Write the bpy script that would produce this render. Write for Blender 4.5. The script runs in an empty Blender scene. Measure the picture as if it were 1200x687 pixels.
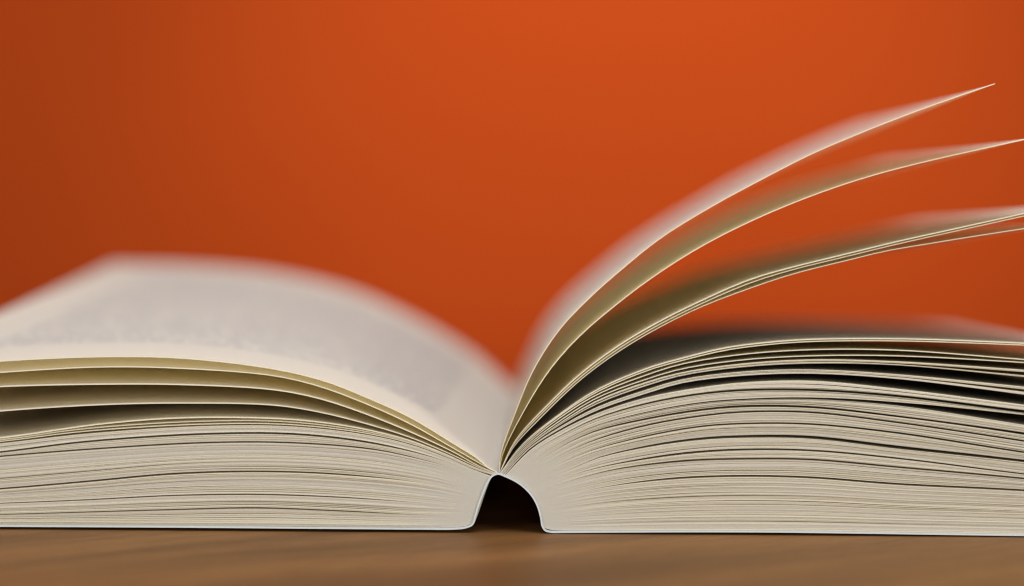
import bpy, math, random
import numpy as np
from mathutils import Matrix, Vector

random.seed(7)
rng = np.random.default_rng(7)
scene = bpy.context.scene
col = scene.collection

# ------------------------------------------------------------------ camera, world, lamps, exposure
FOCAL_PX, D, S = 2660.0, 0.445, 0.445 / 2660.0      # focal length in photo pixels, distance to the book's front, metres per pixel
LENGTH = 0.200                                      # page height (depth of the book)
ROLL = math.radians(0.30)
d = Vector((63.0, 99.5, -FOCAL_PX)).normalized()    # the book's length axis seen in camera space
zc = Vector((math.sin(ROLL), math.cos(ROLL), 0.0))
zc = (zc - d * zc.dot(d)).normalized()
xc = d.cross(zc)
R_c2w = Matrix((xc, d, zc))                         # rows: world axes in camera space


def ray(u, v):
    return (R_c2w @ Vector((u - 600.0, 343.5 - v, -FOCAL_PX))).normalized()


w0 = ray(600, 624.9)
CAM = -w0 * (D / w0.y)


def at(u, v, y=0.0):
    """photo point -> (x, z) on the upright plane at depth y"""
    r = ray(u, v)
    p = CAM + r * ((y - CAM.y) / r.y)
    return (p.x, p.z)


cam_data = bpy.data.cameras.new('camera')
cam = bpy.data.objects.new('camera', cam_data)
col.objects.link(cam)
cam.matrix_world = Matrix.Translation(CAM) @ R_c2w.to_4x4()
cam_data.sensor_width = 36.0
cam_data.lens = FOCAL_PX / 1200.0 * 36.0
cam_data.clip_start = 0.01
cam_data.clip_end = 50
cam_data.dof.use_dof = True
fwd = R_c2w @ Vector((0, 0, -1))
cam_data.dof.focus_distance = (Vector((0.0, 0.0, 0.02)) - CAM).dot(fwd)
cam_data.dof.aperture_fstop = 4.2
cam_data.dof.aperture_blades = 0
scene.camera = cam

world = bpy.data.worlds.new('World')
scene.world = world
world.use_nodes = True
bg = world.node_tree.nodes['Background']
bg.inputs[0].default_value = (1.0, 0.93, 0.87, 1)
bg.inputs[1].default_value = 0.28


def area(name, loc, target, size, power, color):
    l = bpy.data.lights.new(name, 'AREA')
    l.shape = 'RECTANGLE'
    l.size, l.size_y = size
    l.energy = power
    l.color = color
    o = bpy.data.objects.new(name, l)
    col.objects.link(o)
    o.location = loc
    o.rotation_euler = (Vector(target) - Vector(loc)).to_track_quat('-Z', 'Y').to_euler()
    return o


area('key_softbox', (0.05, -0.18, 0.76), (0.0, 0.06, 0.0), (0.60, 0.45), 8.0, (0.82, 0.885, 1.0))
area('left_softbox', (-0.90, -1.05, 0.27), (-0.02, 0.0, 0.03), (0.5, 0.50), 7.0, (0.98, 1.0, 0.94))
area('right_softbox', (1.05, -0.95, 0.34), (0.02, 0.0, 0.03), (0.5, 0.60), 10.0, (0.98, 1.0, 0.94))
area('front_fill', (0.16, -1.35, 0.20), (0.05, 0.0, 0.05), (0.5, 0.25), 4.5, (1.0, 0.95, 0.86))  # added weak fill, lifts the dark page under the raised leaves
spot_data = bpy.data.lights.new('background_spot', 'SPOT')
spot_data.energy = 12.0
spot_data.color = (1.0, 0.97, 0.92)
spot_data.spot_size = math.radians(47)
spot_data.spot_blend = 1.0
spot_data.shadow_soft_size = 0.04
spot = bpy.data.objects.new('background_spot', spot_data)
col.objects.link(spot)
spot.location = (0.04, 0.05, 0.50)
spot.rotation_euler = (Vector((0.03, 0.365, 0.065)) - spot.location).to_track_quat('-Z', 'Y').to_euler()

scene.view_settings.view_transform = 'Standard'
scene.view_settings.look = 'None'
scene.view_settings.gamma = 1.0
scene.view_settings.use_curve_mapping = False
scene.view_settings.exposure = 0.0
scene.render.engine = 'CYCLES'
scene.cycles.use_denoising = True
scene.cycles.filter_width = 1.25
scene.cycles.use_adaptive_sampling = False
scene.cycles.max_bounces = 12
scene.cycles.diffuse_bounces = 8
scene.cycles.transmission_bounces = 8


# ------------------------------------------------------------------ materials
class NT:
    def __init__(self, name):
        self.m = bpy.data.materials.new(name)
        self.m.use_nodes = True
        self.t = self.m.node_tree
        self.t.nodes.clear()
        self.out = self.t.nodes.new('ShaderNodeOutputMaterial')

    def n(self, typ, **kw):
        nd = self.t.nodes.new(typ)
        for k, v in kw.items():
            setattr(nd, k, v)
        return nd

    def put(self, sock, val):
        if isinstance(val, bpy.types.NodeSocket):
            self.t.links.new(val, sock)
        else:
            sock.default_value = val

    def math(self, op, a, b=0.0, clamp=False):
        nd = self.n('ShaderNodeMath', operation=op, use_clamp=clamp)
        self.put(nd.inputs[0], a)
        self.put(nd.inputs[1], b)
        return nd.outputs[0]

    def ramp01(self, v, a, b, lo=0.0, hi=1.0):
        nd = self.n('ShaderNodeMapRange')
        self.put(nd.inputs[0], v)
        for i, x in zip((1, 2, 3, 4), (a, b, lo, hi)):
            nd.inputs[i].default_value = x
        return nd.outputs[0]

    def noise(self, vec, scale, detail=2.0, rough=0.5, dim='3D'):
        nd = self.n('ShaderNodeTexNoise', noise_dimensions=dim)
        if vec is not None:
            self.put(nd.inputs['Vector'], vec)
        nd.inputs['Scale'].default_value = scale
        nd.inputs['Detail'].default_value = detail
        nd.inputs['Roughness'].default_value = rough
        return nd.outputs[0]

    def mix(self, f, a, b, blend='MIX'):
        nd = self.n('ShaderNodeMix', data_type='RGBA', blend_type=blend)
        self.put(nd.inputs[0], f)
        self.put(nd.inputs[6], a)
        self.put(nd.inputs[7], b)
        return nd.outputs[2]

    def comb(self, x, y, z=0.0):
        nd = self.n('ShaderNodeCombineXYZ')
        for i, v in enumerate((x, y, z)):
            self.put(nd.inputs[i], v)
        return nd.outputs[0]


def paper_material():
    k = NT('cream_paper')
    uv = k.n('ShaderNodeTexCoord')
    sep = k.n('ShaderNodeSeparateXYZ')
    k.t.links.new(uv.outputs['UV'], sep.inputs[0])
    u, v = sep.outputs[0], sep.outputs[1]             # millimetres from the gutter, millimetres from the page foot
    rnd = k.n('ShaderNodeObjectInfo').outputs['Random']
    # print: rows of words, broken into letters
    row = k.math('DIVIDE', v, 4.4)
    rowi = k.math('FLOOR', row)
    rowf = k.math('FRACT', row)
    pagei = k.math('MULTIPLY', rnd, 61.0)
    words = k.noise(k.comb(k.math('MULTIPLY', u, 0.62), k.math('ADD', k.math('MULTIPLY', rowi, 7.31), pagei)), 1.0, 0.0, dim='2D')
    letters = k.noise(k.comb(k.math('MULTIPLY', u, 2.8), k.math('ADD', k.math('MULTIPLY', v, 2.2), pagei)), 1.0, 1.0, dim='2D')
    inrow = k.math('MULTIPLY', k.ramp01(rowf, 0.20, 0.28), k.ramp01(rowf, 0.62, 0.70, 1.0, 0.0))
    ink = k.math('MULTIPLY', inrow, k.ramp01(words, 0.36, 0.40))
    ink = k.math('MULTIPLY', ink, k.ramp01(letters, 0.42, 0.50))
    for s, a, b in ((u, 16.0, 16.3), (v, 24.0, 24.3)):
        ink = k.math('MULTIPLY', ink, k.ramp01(s, a, b))
    for s, a, b in ((u, 113.0, 113.3), (v, 181.0, 181.3)):
        ink = k.math('MULTIPLY', ink, k.ramp01(s, a, b, 1.0, 0.0))
    ink = k.math('MULTIPLY', ink, 0.56)
    tc = uv.outputs['Object']
    mp = k.n('ShaderNodeMapping')
    k.put(mp.inputs[0], tc)
    mp.inputs['Scale'].default_value = (1.0, 1.0, 1.0)
    fib = k.noise(mp.outputs[0], 1800.0, 3.0, 0.6)
    tone = k.math('ADD', k.ramp01(rnd, 0, 1, 0.98, 1.01), k.ramp01(fib, 0.3, 0.7, -0.035, 0.035))
    base = k.mix(1.0, (0.785, 0.775, 0.775, 1), k.comb(tone, tone, tone), 'MULTIPLY')
    colr = k.mix(ink, base, (0.09, 0.075, 0.15, 1))
    dif = k.n('ShaderNodeBsdfDiffuse')
    k.put(dif.inputs[0], colr)
    tr = k.n('ShaderNodeBsdfTranslucent')
    k.put(tr.inputs[0], k.mix(ink, (0.95, 0.87, 0.61, 1), (0.5, 0.46, 0.36, 1)))
    bump = k.n('ShaderNodeBump')
    bump.inputs['Strength'].default_value = 0.15
    bump.inputs['Distance'].default_value = 0.00003
    k.put(bump.inputs['Height'], fib)
    k.t.links.new(bump.outputs[0], dif.inputs['Normal'])
    mx = k.n('ShaderNodeMixShader')
    mx.inputs[0].default_value = 0.60
    k.t.links.new(dif.outputs[0], mx.inputs[1])
    k.t.links.new(tr.outputs[0], mx.inputs[2])
    k.t.links.new(mx.outputs[0], k.out.inputs[0])
    return k.m


def principled(k, color, rough, bump_h=None, strength=0.1, dist=0.0002, spec=0.5):
    b = k.n('ShaderNodeBsdfPrincipled')
    k.put(b.inputs['Base Color'], color)
    k.put(b.inputs['Roughness'], rough)
    b.inputs['Specular IOR Level'].default_value = spec
    if bump_h is not None:
        bn = k.n('ShaderNodeBump')
        bn.inputs['Strength'].default_value = strength
        bn.inputs['Distance'].default_value = dist
        k.put(bn.inputs['Height'], bump_h)
        k.t.links.new(bn.outputs[0], b.inputs['Normal'])
    k.t.links.new(b.outputs[0], k.out.inputs[0])
    return k.m


def card_material():
    k = NT('white_card')
    tc = k.n('ShaderNodeTexCoord').outputs['Object']
    f = k.noise(tc, 900.0, 3.0, 0.6)
    return principled(k, k.mix(f, (0.42, 0.44, 0.45, 1), (0.50, 0.52, 0.53, 1)), 0.55, f, 0.15, 0.00004)


def cover_print_material():
    k = NT('dark_cover_lacquer')
    tc = k.n('ShaderNodeTexCoord').outputs['Object']
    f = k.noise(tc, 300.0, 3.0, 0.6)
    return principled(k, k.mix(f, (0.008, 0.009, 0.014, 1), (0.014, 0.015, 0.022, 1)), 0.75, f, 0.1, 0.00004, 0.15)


def wood_material():
    k = NT('walnut_wood')
    tc = k.n('ShaderNodeTexCoord').outputs['Object']
    rot = k.n('ShaderNodeMapping')
    k.put(rot.inputs[0], tc)
    rot.inputs['Rotation'].default_value = (0, 0, math.radians(-38))
    rot.inputs['Location'].default_value = (0.31, 0.17, 0.0)

    def stretched(sy):
        m_ = k.n('ShaderNodeMapping')
        k.put(m_.inputs[0], rot.outputs[0])
        m_.inputs['Scale'].default_value = (1.0, sy, 1.0)
        return m_.outputs[0]
    warp = k.noise(stretched(2.0), 5.0, 2.0, 0.5)
    mp2 = k.n('ShaderNodeVectorMath', operation='ADD')
    k.put(mp2.inputs[0], stretched(8.0))
    k.put(mp2.inputs[1], k.comb(0.0, k.math('MULTIPLY', warp, 0.6), 0.0))
    broad = k.noise(mp2.outputs[0], 6.0, 3.0, 0.55)
    fine = k.noise(stretched(14.0), 90.0, 4.0, 0.65)
    pores = k.noise(stretched(9.0), 420.0, 2.0, 0.6)
    c = k.mix(k.ramp01(broad, 0.34, 0.68), (0.106, 0.046, 0.0135, 1), (0.218, 0.096, 0.0285, 1))
    c = k.mix(k.ramp01(fine, 0.42, 0.72, 0.0, 0.45), c, (0.075, 0.034, 0.013, 1))
    c = k.mix(k.ramp01(pores, 0.55, 0.75, 0.0, 0.4), c, (0.05, 0.024, 0.010, 1))
    return principled(k, c, k.ramp01(fine, 0.3, 0.7, 0.42, 0.54), fine, 0.15, 0.0002, 0.08)


def wall_material():
    k = NT('orange_wall_paint')
    tc = k.n('ShaderNodeTexCoord').outputs['Object']
    f = k.noise(tc, 6.0, 3.0, 0.55)
    g = k.noise(tc, 380.0, 2.0, 0.5)
    return principled(k, k.mix(f, (0.266, 0.0328, 0.0034, 1), (0.284, 0.0362, 0.0042, 1)), 0.9, g, 0.12, 0.0004, 0.05)


PAPER, CARD, COVER, WOOD, WALL = paper_material(), card_material(), cover_print_material(), wood_material(), wall_material()


# ------------------------------------------------------------------ helpers
def link_mesh(name, verts, faces, mats, parent=None, uvs=None, fmat=None, sharp=40):
    me = bpy.data.meshes.new(name)
    me.from_pydata([tuple(map(float, v)) for v in verts], [], faces)
    for m in mats:
        me.materials.append(m)
    if fmat is not None:
        me.polygons.foreach_set('material_index', fmat)
    if uvs is not None:
        lay = me.uv_layers.new(name='UVMap')
        lay.data.foreach_set('uv', np.asarray(uvs, dtype=np.float32).ravel())
    me.polygons.foreach_set('use_smooth', [True] * len(me.polygons))
    me.set_sharp_from_angle(angle=math.radians(sharp))
    me.update()
    o = bpy.data.objects.new(name, me)
    col.objects.link(o)
    if parent is not None:
        o.parent = parent
    return o


def box(x0, x1, y0, y1, z0, z1):
    v = [(x, y, z) for z in (z0, z1) for y in (y0, y1) for x in (x0, x1)]
    f = [(0, 2, 3, 1), (4, 5, 7, 6), (0, 1, 5, 4), (2, 6, 7, 3), (0, 4, 6, 2), (1, 3, 7, 5)]
    return v, f


def spline(pts, n_per=14):
    """centripetal Catmull-Rom through 2D points"""
    p = np.asarray(pts, float)
    p = np.vstack([2 * p[0] - p[1], p, 2 * p[-1] - p[-2]])
    out = []
    for i in range(1, len(p) - 2):
        P = p[i - 1:i + 3]
        t = [0.0]
        for a in range(3):
            t.append(t[-1] + max(np.linalg.norm(P[a + 1] - P[a]), 1e-6) ** 0.5)
        for s in np.linspace(t[1], t[2], n_per, endpoint=False):
            A1 = (t[1] - s) / (t[1] - t[0]) * P[0] + (s - t[0]) / (t[1] - t[0]) * P[1]
            A2 = (t[2] - s) / (t[2] - t[1]) * P[1] + (s - t[1]) / (t[2] - t[1]) * P[2]
            A3 = (t[3] - s) / (t[3] - t[2]) * P[2] + (s - t[2]) / (t[3] - t[2]) * P[3]
            B1 = (t[2] - s) / (t[2] - t[0]) * A1 + (s - t[0]) / (t[2] - t[0]) * A2
            B2 = (t[3] - s) / (t[3] - t[1]) * A2 + (s - t[1]) / (t[3] - t[1]) * A3
            out.append((t[2] - s) / (t[2] - t[1]) * B1 + (s - t[1]) / (t[2] - t[1]) * B2)
    out.append(p[-2])
    return np.array(out)


WPX = 777.0                                         # page width in photo pixels (0.13 m)
M = 44
STATION = WPX * (np.linspace(0, 1, M) ** 1.35)      # arc-length stations, denser at the gutter
SFRAC = STATION / WPX


def resample(pts, total=None):
    c = spline(pts)
    seg = np.linalg.norm(np.diff(c, axis=0), axis=1)
    L = np.concatenate([[0], np.cumsum(seg)])
    st = STATION if total is None else SFRAC * L[-1]
    x = np.interp(st, L, c[:, 0])
    y = np.interp(st, L, c[:, 1])
    over = st > L[-1]
    if over.any():
        tan = (c[-1] - c[-4]) / np.linalg.norm(c[-1] - c[-4])
        x[over] = c[-1, 0] + tan[0] * (st[over] - L[-1])
        y[over] = c[-1, 1] + tan[1] * (st[over] - L[-1])
    return np.stack([x, y], 1)


def world_curve(px, y=0.0):
    return np.array([at(u, v, y) for u, v in px])


def smooth(t):
    t = np.clip(t, 0, 1)
    return t * t * (3 - 2 * t)


# ------------------------------------------------------------------ setting
TABLE_BACK = 0.36
v, f = box(-1.1, 1.1, TABLE_BACK + 0.005, TABLE_BACK + 0.105, -0.9, 1.6)
wall = link_mesh('wall', v, f, [WALL])
wall['kind'] = 'structure'
wall['label'] = 'plain painted orange wall behind the open book'

v, f = box(-0.9, 0.9, -0.62, TABLE_BACK, -0.028, 0.0)
table = link_mesh('wooden_tabletop', v, f, [WOOD])
bv = table.modifiers.new('edge', 'BEVEL')
bv.width, bv.segments = 0.003, 3
table['label'] = 'smooth brown wooden tabletop with streaky grain under the open book'
table['category'] = 'table'

# ------------------------------------------------------------------ the book
book = bpy.data.objects.new('open_book', None)
book.empty_display_size = 0.02
book.location = (0, 0, 0)
col.objects.link(book)
book['label'] = 'thick open paperback with cream pages and some leaves fanned up on the right'
book['category'] = 'book'

# page roots on the spine (photo pixels at the front plane)
SPINE_R = spline([(584.5, 553.5), (593, 558.5), (609, 567), (622.5, 580), (629.5, 592.5), (633.6, 606.5), (637, 618)])
SPINE_L = spline([(583.0, 553.5), (576, 560), (567.3, 581), (560.3, 602), (556.5, 612)])


def on_arc(arc, t):
    seg = np.concatenate([[0], np.cumsum(np.linalg.norm(np.diff(arc, axis=0), axis=1))])
    return np.array([np.interp(t * seg[-1], seg, arc[:, 0]), np.interp(t * seg[-1], seg, arc[:, 1])])


# left back edge of the uppermost left page, seen out of focus behind
q0_back_px = [(607, 457), (558, 417), (496, 379), (436, 350), (396, 336), (350, 325), (300, 317), (220, 311), (133, 309)]
Q0_PTS = [(573, 549.5), (560, 538), (533, 521), (480, 489), (427, 465), (381, 447), (320, 432.5), (213, 420), (120, 418.3), (0, 423.5), (-170, 438)]
Q0 = resample([(583, 553.5)] + Q0_PTS)
Q0F = world_curve(Q0)
Q0B = world_curve(resample(q0_back_px, True), LENGTH)
LIFT = Q0B - Q0F                                    # (dx, dz) from front edge to back edge of that page


def back_left(front, amount):
    g = smooth(SFRAC / 0.12)[:, None]
    return front + LIFT * amount * g


def back_right(front, amount):
    b = front.copy()
    b[:, 1] -= amount * np.maximum(front[:, 1], 0) * smooth(SFRAC / 0.45)
    return b


def back_fan(front, amount):
    b = front.copy()
    b[:, 1] -= amount * np.sin(np.pi * SFRAC ** 0.75) ** 1.3 + 0.0012 * SFRAC
    return b


def leaf(lower, upper, blower, bupper, y0, label=None, name='page'):
    """one sheet: front section between the curves lower/upper, back section likewise"""
    y1 = LENGTH + y0 * 0.5
    n = len(lower)
    V = []
    fade = smooth((STATION - 6) / 120.0)
    for c, yy in ((lower, y0), (upper, y0)):
        V += [(p[0], yy * fd, p[1]) for p, fd in zip(c, fade)]
    for c in (blower, bupper):
        V += [(p[0], y1, p[1]) for p in c]
    F, U = [], []
    flip = lower[-1][0] < lower[0][0]
    mm = SFRAC * 130.0
    e = (0.0, 0.0)

    def add(q, uv):
        if flip:
            q, uv = q[::-1], uv[::-1]
        F.append(q)
        U.extend(uv)
    for i in range(n - 1):
        a, b = i, i + 1
        add((a, b, n + b, n + a), [e] * 4)                                                  # foot edge, facing the camera
        add((n + a, n + b, 3 * n + b, 3 * n + a), [(mm[a], 0), (mm[b], 0), (mm[b], 200), (mm[a], 200)])
        add((3 * n + a, 3 * n + b, 2 * n + b, 2 * n + a), [e] * 4)
        add((2 * n + a, 2 * n + b, b, a), [(mm[a], 200), (mm[b], 200), (mm[b], 0), (mm[a], 0)])
    add((n - 1, 3 * n - 1, 4 * n - 1, 2 * n - 1), [e] * 4)
    add((0, n, 3 * n, 2 * n), [e] * 4)
    o = link_mesh(name, V, F, [PAPER], book, U, None, 50)
    if label:
        o['label'] = label
    return o


def jit():
    return float(rng.normal(0, 0.00009))


def band(lo_px, up_px, n, backf, amt0, amt1, loose=0.0):
    """n sheets filling the space between two curves, with uneven hairline gaps away from the gutter"""
    g_all = rng.uniform(0.0, 0.03, n)
    pick = rng.random(n)
    g_all = np.where(pick < 0.24 + 0.10 * loose, rng.uniform(0.25, 0.45, n), g_all)
    g_all = np.where(pick > 0.84 - 0.12 * loose, rng.uniform(0.45, 0.62 + 0.12 * loose, n), g_all)
    w = rng.uniform(0.8, 1.2, n) * (1 + 1.1 * g_all)
    cuts = np.concatenate([[0], np.cumsum(w)]) / w.sum()
    ramp = smooth((STATION - 12) / 150.0)[:, None]
    for i in range(n):
        g = g_all[i]
        cling = 0.62 + 0.38 * np.sin(STATION / rng.uniform(60, 150) + rng.uniform(0, 6.28))[:, None]
        a, b = cuts[i], cuts[i + 1]
        lo = lo_px + (up_px - lo_px) * a
        hi = lo_px + (up_px - lo_px) * (b - (b - a) * g * cling * (0.05 + 0.95 * ramp))
        lo_w, hi_w = world_curve(lo), world_curve(hi)
        am = amt0 + (amt1 - amt0) * (a + b) / 2
        leaf(lo_w, hi_w, backf(lo_w, am), backf(hi_w, am), jit())


def shifted(px, dy):
    q = px.copy()
    q[:, 1] += dy
    return q


def gapped(px, prof):
    """the two lips of a dark gap that runs along px; prof: gap width over photo x"""
    g = np.interp(px[:, 0], [p[0] for p in prof], [p[1] for p in prof]) * smooth((STATION - 15) / 150.0)
    return shifted(px, g / 2), shifted(px, -g / 2)          # lower lip (top of the band below), upper lip


def single(px, backf, amt, thick=1.05, label=None, y0=None):
    lo, hi = [], []
    t = np.gradient(px, axis=0)
    nrm = np.stack([-t[:, 1], t[:, 0]], 1)
    nrm /= np.linalg.norm(nrm, axis=1)[:, None]
    nrm *= np.where(nrm[:, 1:2] > 0, -1, 1)                 # towards the top of the photo
    th = (thick * (0.55 + 0.45 * smooth(STATION / 120)))[:, None]
    lo_w, hi_w = world_curve(px - nrm * th / 2), world_curve(px + nrm * th / 2)
    return leaf(lo_w, hi_w, backf(lo_w, amt), backf(hi_w, amt), jit() if y0 is None else y0, label)


# ---- right half: key lines from the cover up to the loose leaves
K = 156.0
RIGHT = [   # points, sheets in the band under the line, gap profile
    ('B', [(645, 621.2), (660, 621.8), (700, 621.7), (800, 621.3), (900, 621.5), (1000, 622.7), (1100, 624.2), (1200, 625.7), (1420, 628.0)], 0, [(0, 0)]),
    ('h', [(656, 582.6), (697, 573), (740, 566), (800, 560), (870, 557.8), (950, 559.5), (1050, 567), (1200, 574.6), (1420, 591)], 50, [(640, 0.8), (800, 1.9), (1200, 1.6)]),
    ('g', [(647, 571), (680, 560.5), (720, 550.5), (800, 540.5), (870, 538), (950, 538.8), (1050, 547.5), (1200, 561), (1420, 584)], 16, [(640, 0.8), (800, 1.6), (1200, 1.4)]),
    ('f', [(645, 567), (672, 556.5), (694, 550), (720, 544), (800, 531.5), (870, 527), (950, 528), (1050, 537), (1200, 555.5), (1420, 580)], 9, [(640, 1.0), (800, 2.0), (1200, 1.2)]),
    ('e', [(655, 556), (680, 545.5), (700, 537), (760, 523), (820, 514.5), (870, 511.7), (950, 512.5), (1050, 524), (1200, 540.5), (1420, 569)], 12, [(640, 0.7), (800, 2.0), (1050, 2.8), (1200, 2.2)]),
    ('d', [(652, 545.5), (676, 534.5), (700, 525.6), (760, 510.5), (820, 500), (870, 496.5), (950, 497), (1050, 507), (1200, 530), (1420, 562)], 12, [(640, 0.8), (800, 1.5), (1200, 1.4)]),
    ('c', [(645, 541), (665.5, 529.5), (700, 514.7), (760, 498), (820, 487.8), (870, 483), (950, 483.4), (1050, 495), (1200, 517), (1420, 552)], 11, [(640, 0.8), (700, 1.6), (1200, 1.6)]),
    ('b', [(638, 536), (652, 527), (672, 516), (700, 504.5), (760, 490.5), (820, 480.5), (870, 476), (950, 477), (1050, 487.8), (1200, 508), (1420, 543)], 5, [(640, 0.8), (700, 1.4), (1200, 1.6)]),
    ('w', [(634, 532), (668, 512), (700, 498), (760, 482.5), (820, 472), (870, 468), (950, 466.5), (1050, 472.8), (1200, 492), (1420, 522)], 9, [(640, 0.5), (950, 1.2), (1050, 2.4), (1200, 9.0), (1420, 15)]),
    ('a', [(628, 528), (662, 508), (700, 490), (760, 472.5), (820, 461.8), (870, 457.3), (950, 457), (1050, 464), (1200, 482.5), (1420, 508)], 7, [(640, 0.8), (800, 1.6), (1050, 2.0), (1200, 2.6)]),
    ('t', [(622, 527), (654, 506.5), (700, 484.5), (760, 465.5), (820, 454.5), (870, 448.5), (950, 446.4), (1050, 455.7), (1200, 474.7), (1420, 503)], 8, [(0, 0)]),
]
total_r = sum(r[2] for r in RIGHT) + 14.0
cum = 0
lines_r = []
for nm, pts, n, prof in RIGHT:
    cum += n
    root = on_arc(SPINE_R, 1.0 - cum / total_r)
    px = resample([tuple(root)] + pts)
    lines_r.append((px,) + gapped(px, [(x_, 1.3 * w_) for x_, w_ in prof]) + (n,))
for j in range(1, len(lines_r)):
    a0, a1 = 0.18 * 0.9, 0.18 * 0.9
    band(lines_r[j - 1][2], lines_r[j][1], lines_r[j][3], back_right, a0, a1, 0.15 if j == 1 else 1.0)


def rcurve(pts, k):
    return resample([tuple(on_arc(SPINE_R, k))] + pts)


# loose groups on top of the right half
p4lo = rcurve([(620, 526.5), (656, 503.2), (700, 481), (760, 460.5), (800, 449), (870, 440.5), (950, 438), (1050, 444), (1200, 462.5), (1420, 492)], 0.085)
p4ml = rcurve([(620, 525.8), (656, 501.9), (700, 479.2), (760, 458.3), (800, 446.9), (870, 438.2), (950, 435.8), (1050, 441.7), (1200, 459.3), (1420, 487)], 0.078)
p4mu = rcurve([(620, 525.6), (656, 501.7), (700, 479.0), (760, 458.1), (800, 446.7), (870, 438.0), (950, 435.6), (1050, 441.2), (1200, 456.4), (1420, 480)], 0.077)
p4up = rcurve([(620, 525.0), (656, 500.6), (700, 477.2), (760, 456.2), (800, 444.7), (870, 435.7), (950, 433.2), (1050, 438.8), (1200, 453.5), (1420, 476)], 0.070)
p3lo = rcurve([(619, 524.6), (656, 498.4), (700, 473.8), (760, 451.8), (800, 440.5), (870, 430.6), (950, 426.3), (1050, 428.2), (1200, 442), (1420, 464)], 0.062)
p3ml = rcurve([(619, 524.0), (656, 497.2), (700, 471.8), (760, 449.6), (800, 438.7), (870, 428.8), (950, 424.2), (1050, 426.6), (1200, 439.2), (1420, 460)], 0.056)
p3mu = rcurve([(619, 523.8), (656, 497.0), (700, 471.4), (760, 449.2), (800, 438.3), (870, 428.4), (950, 423.7), (1050, 425.9), (1200, 436.2), (1420, 453)], 0.055)
p3up = rcurve([(619, 523.2), (656, 495.6), (700, 469.2), (760, 446.9), (800, 436.3), (870, 426.2), (950, 421.4), (1050, 423.6), (1200, 433.6), (1420, 449)], 0.048)
band(p4lo, p4ml, 2, back_right, 0.16, 0.16)
band(p4mu, p4up, 2, back_right, 0.16, 0.16)
band(p3lo, p3ml, 2, back_right, 0.16, 0.16)
band(p3mu, p3up, 2, back_right, 0.16, 0.16)
single(rcurve([(618, 522.6), (656, 493.4), (700, 466.3), (760, 443.8), (800, 432.3), (870, 422), (950, 417.2), (1050, 417.2), (1200, 425), (1420, 440)], 0.040), back_right, 0.165)
single(rcurve([(616, 522.0), (656, 489.8), (700, 462.5), (760, 438.8), (800, 426.6), (870, 415.5), (950, 410), (1050, 410.5), (1200, 421.5), (1420, 438)], 0.032), back_right, 0.165)
single(rcurve([(614, 521.5), (656, 487.2), (700, 459.3), (760, 434), (800, 422.5), (850, 410.7), (900, 404), (950, 400.5), (1050, 399.7), (1200, 404.6), (1420, 416)], 0.026), back_right, 0.168)
single(rcurve([(612.8, 520.6), (656.4, 485.4), (700, 457), (760, 431.5), (800, 420), (850, 408), (900, 401.5), (950, 398), (1050, 397.3), (1107, 398.7), (1200, 402.5), (1420, 414)], 0.021), back_right, 0.17)

# leaves standing up in a fan
R4 = [(602, 524), (632.4, 491), (680, 445.5), (724, 412.8), (768, 386.3), (820, 360.5), (880, 337.5), (930, 321), (1000, 303.5), (1037, 294.5), (1089.6, 285.5), (1142, 277), (1200, 268), (1262, 259)]
R3B = [(603, 520), (646, 473.7), (680, 442.2), (724, 409.4), (768, 383), (820, 357), (880, 331.5), (930, 316), (984.8, 302.5), (1054.7, 285.5), (1124.5, 270), (1200, 253.3), (1262, 240)]
R3 = [(604, 516.5), (645.5, 471.4), (680, 438.7), (724, 406), (767.8, 379.7), (820, 353.5), (880, 327.5), (930, 313), (984.8, 299.6), (1054.7, 282.6), (1124.5, 267.2), (1200, 250.3), (1262, 236)]
R2 = [(589, 532.6), (615, 480), (645.5, 432), (680.4, 393), (724, 355.7), (767.8, 323), (820, 290), (880, 259.3), (950, 230), (1019.7, 206.5), (1089.6, 188.3), (1159.5, 172.6), (1240, 155)]
R1 = [(586.8, 532.6), (602, 489), (623.7, 436.5), (654, 388.5), (689, 351), (733, 312), (776.5, 277.5), (837.6, 240), (880, 217), (950, 181), (1002, 158.6), (1054.7, 137.6), (1107, 118.4), (1152.5, 102.7), (1172.8, 96)]
single(rcurve(R4, 0.016), back_right, 0.10, 0.85, label='lowest leaf of the fan lifted off the right half')
single(rcurve(R3B, 0.013), back_right, 0.09, 0.85, label='leaf curving up just under its twin in the right fan')
single(rcurve(R3, 0.010), back_right, 0.09, 0.85, label='leaf curving up close over its twin in the right fan')
single(rcurve(R2, 0.006), back_fan, 0.0036, 0.85, label='second highest leaf curving up over the right half')
single(rcurve(R1, 0.002), back_fan, 0.0042, 0.85, label='highest leaf curving up over the right half to a pointed corner')

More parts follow.
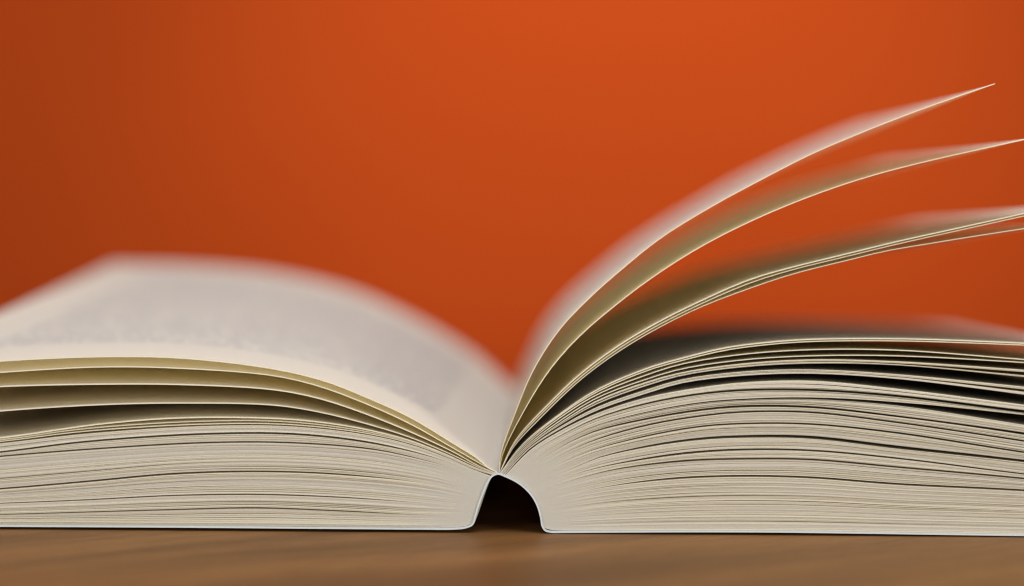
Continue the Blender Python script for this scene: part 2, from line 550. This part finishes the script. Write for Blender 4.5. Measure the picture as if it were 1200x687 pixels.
# ---- left half
LEFT = [
    ('B', [(550, 615.2), (543, 617.2), (530, 618.2), (470, 618.0), (300, 616.6), (100, 615.5), (0, 615.0), (-180, 614.2)], 0, [(0, 0)]),
    ('f', [(500, 603.5), (400, 599), (300, 595.4), (200, 597.5), (100, 600.3), (0, 603), (-180, 605.5)], 15, [(-180, 0.6), (100, 1.2), (300, 1.7), (450, 1.3), (560, 0.4)]),
    ('e', [(500, 590), (400, 583), (300, 579.6), (200, 581), (100, 586), (0, 590), (-180, 596)], 12, [(-180, 0.5), (100, 1.3), (300, 1.6), (450, 1.2), (560, 0.4)]),
    ('d', [(500, 567), (400, 556), (300, 552.5), (200, 555.5), (100, 564.5), (0, 573), (-180, 585)], 20, [(-180, 1.6), (200, 1.7), (400, 1.4), (560, 0.3)]),
    ('c', [(523.6, 546.5), (500, 540), (440, 527), (340, 519), (240, 519), (100, 527), (0, 535), (-180, 552)], 26, [(-180, 1.4), (200, 1.7), (500, 1.5), (560, 0.6)]),
    ('b', [(556, 553), (523.6, 541), (480, 528.4), (420, 516.5), (340, 508.5), (240, 508.7), (100, 517.8), (0, 530), (-180, 547)], 8, [(-180, 1.4), (200, 2.0), (500, 1.8), (560, 0.7)]),
    ('a', [(555, 550.5), (523, 536.3), (480, 521), (427, 509.4), (340, 500), (240, 499.6), (100, 508.7), (0, 520), (-180, 538)], 7, [(0, 0)]),
]
total_l = sum(r[2] for r in LEFT) + 12.0
cum = 0
lines_l = []
for nm, pts, n, prof in LEFT:
    cum += n
    root = on_arc(SPINE_L, 1.0 - cum / total_l)
    px = resample([tuple(root)] + pts)
    lines_l.append((px,) + gapped(px, [(x_, 1.2 * w_) for x_, w_ in prof]) + (n,))
lift_at = [0.0, 0.02, 0.05, 0.12, 0.25, 0.30, 0.34]
for j in range(1, len(lines_l)):
    band(lines_l[j - 1][2], lines_l[j][1], lines_l[j][3], back_left, lift_at[j - 1], lift_at[j])


def lcurve(pts, k):
    return resample([tuple(on_arc(SPINE_L, k))] + pts)


single(lcurve([(556, 549.8), (523, 535), (480, 519.4), (427, 507.5), (340, 497.8), (240, 497.2), (100, 505.6), (0, 517.6), (-180, 535)], 0.085), back_left, 0.36)
single(lcurve([(557, 549.2), (523, 533.9), (480, 518), (427, 505.5), (340, 494.8), (240, 493.8), (100, 502.6), (0, 515.8), (-180, 533)], 0.070), back_left, 0.38)
single(lcurve([(558, 548.6), (523, 532.8), (480, 516.5), (427, 503.2), (373, 494.8), (320, 490.6), (213, 490), (120, 497), (0, 513.6), (-180, 531)], 0.055), back_left, 0.42)
single(lcurve([(560, 547.6), (528, 532.5), (480, 512.6), (427, 496.3), (373, 483), (320, 475), (213, 472.7), (120, 474.5), (0, 482), (-175, 500)], 0.042), back_left, 0.62, label='loose leaf with an open gap under it in the left half')
single(lcurve([(560, 546), (533, 530.8), (480, 506), (427, 484.7), (373, 467), (320, 456.9), (213, 451), (120, 450.5), (0, 453.3), (-172, 464)], 0.030), back_left, 0.80, label='third leaf from the top of the left half')
single(lcurve([(560, 542), (533, 526.5), (480, 496.7), (427, 472.7), (373, 452.7), (320, 440.5), (213, 432), (120, 430.3), (0, 436.7), (-171, 450)], 0.018), back_left, 0.93, label='second leaf from the top of the left half')
q0 = resample([tuple(on_arc(SPINE_L, 0.004))] + Q0_PTS)
single(q0, back_left, 1.0, label='topmost printed page lying open on the left half')

# ---- cover: left board, right board and the bowed spine between them
def strip(name, outer_px, inner_px, label=None, y0=-0.0004, y1=LENGTH + 0.0006, subdiv=True):
    oc = world_curve(outer_px)
    ic = world_curve(inner_px)
    n = len(oc)
    V = []
    for c, yy in ((oc, y0), (ic, y0), (oc, y1), (ic, y1)):
        V += [(p[0], yy, p[1]) for p in c]
    F, mi = [], []
    flip = False
    for i in range(n - 1):
        a, b = i, i + 1
        F += [(a, b, n + b, n + a), (n + a, n + b, 3 * n + b, 3 * n + a), (3 * n + a, 3 * n + b, 2 * n + b, 2 * n + a), (2 * n + a, 2 * n + b, b, a)]
        mi += [0, 0, 0, 1]
    F += [(0, n, 3 * n, 2 * n), (n - 1, 3 * n - 1, 4 * n - 1, 2 * n - 1)]
    mi += [0, 0]
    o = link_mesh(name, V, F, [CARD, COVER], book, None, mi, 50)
    if label:
        o['label'] = label
    return o


def offset(px, t):
    g = np.gradient(px, axis=0)
    nrm = np.stack([g[:, 1], -g[:, 0]], 1)
    nrm /= np.linalg.norm(nrm, axis=1)[:, None]
    return px + nrm * t


outer = spline([(-205, 616.2), (0, 617.2), (200, 618.2), (400, 619.8), (500, 620.6), (530, 620.6), (546, 619.0), (554.5, 615.0), (557.8, 606), (561.2, 594), (566.5, 579.5),
                (572.5, 565.5), (577, 559), (583.5, 556.2), (591, 558.6), (608, 567.3), (621.5, 580), (629, 593), (633, 607), (634.6, 616.5), (638.5, 622.2), (646, 624.2),
                (660, 624.3), (700, 624.1), (800, 623.7), (900, 623.9), (1000, 625.1), (1100, 626.6), (1200, 628.0), (1440, 630.4)], 10)
th = np.full(len(outer), 2.1)
g_ = np.gradient(outer, axis=0)
nrm_ = np.stack([g_[:, 1], -g_[:, 0]], 1)
nrm_ /= np.linalg.norm(nrm_, axis=1)[:, None]
inner = outer + nrm_ * th[:, None]
i0 = int(np.argmin(np.abs(outer[:, 0] - 554.5) + np.abs(outer[:, 1] - 615.0)))
i1 = int(np.argmin(np.abs(outer[:, 0] - 634.6) + np.abs(outer[:, 1] - 616.5)))
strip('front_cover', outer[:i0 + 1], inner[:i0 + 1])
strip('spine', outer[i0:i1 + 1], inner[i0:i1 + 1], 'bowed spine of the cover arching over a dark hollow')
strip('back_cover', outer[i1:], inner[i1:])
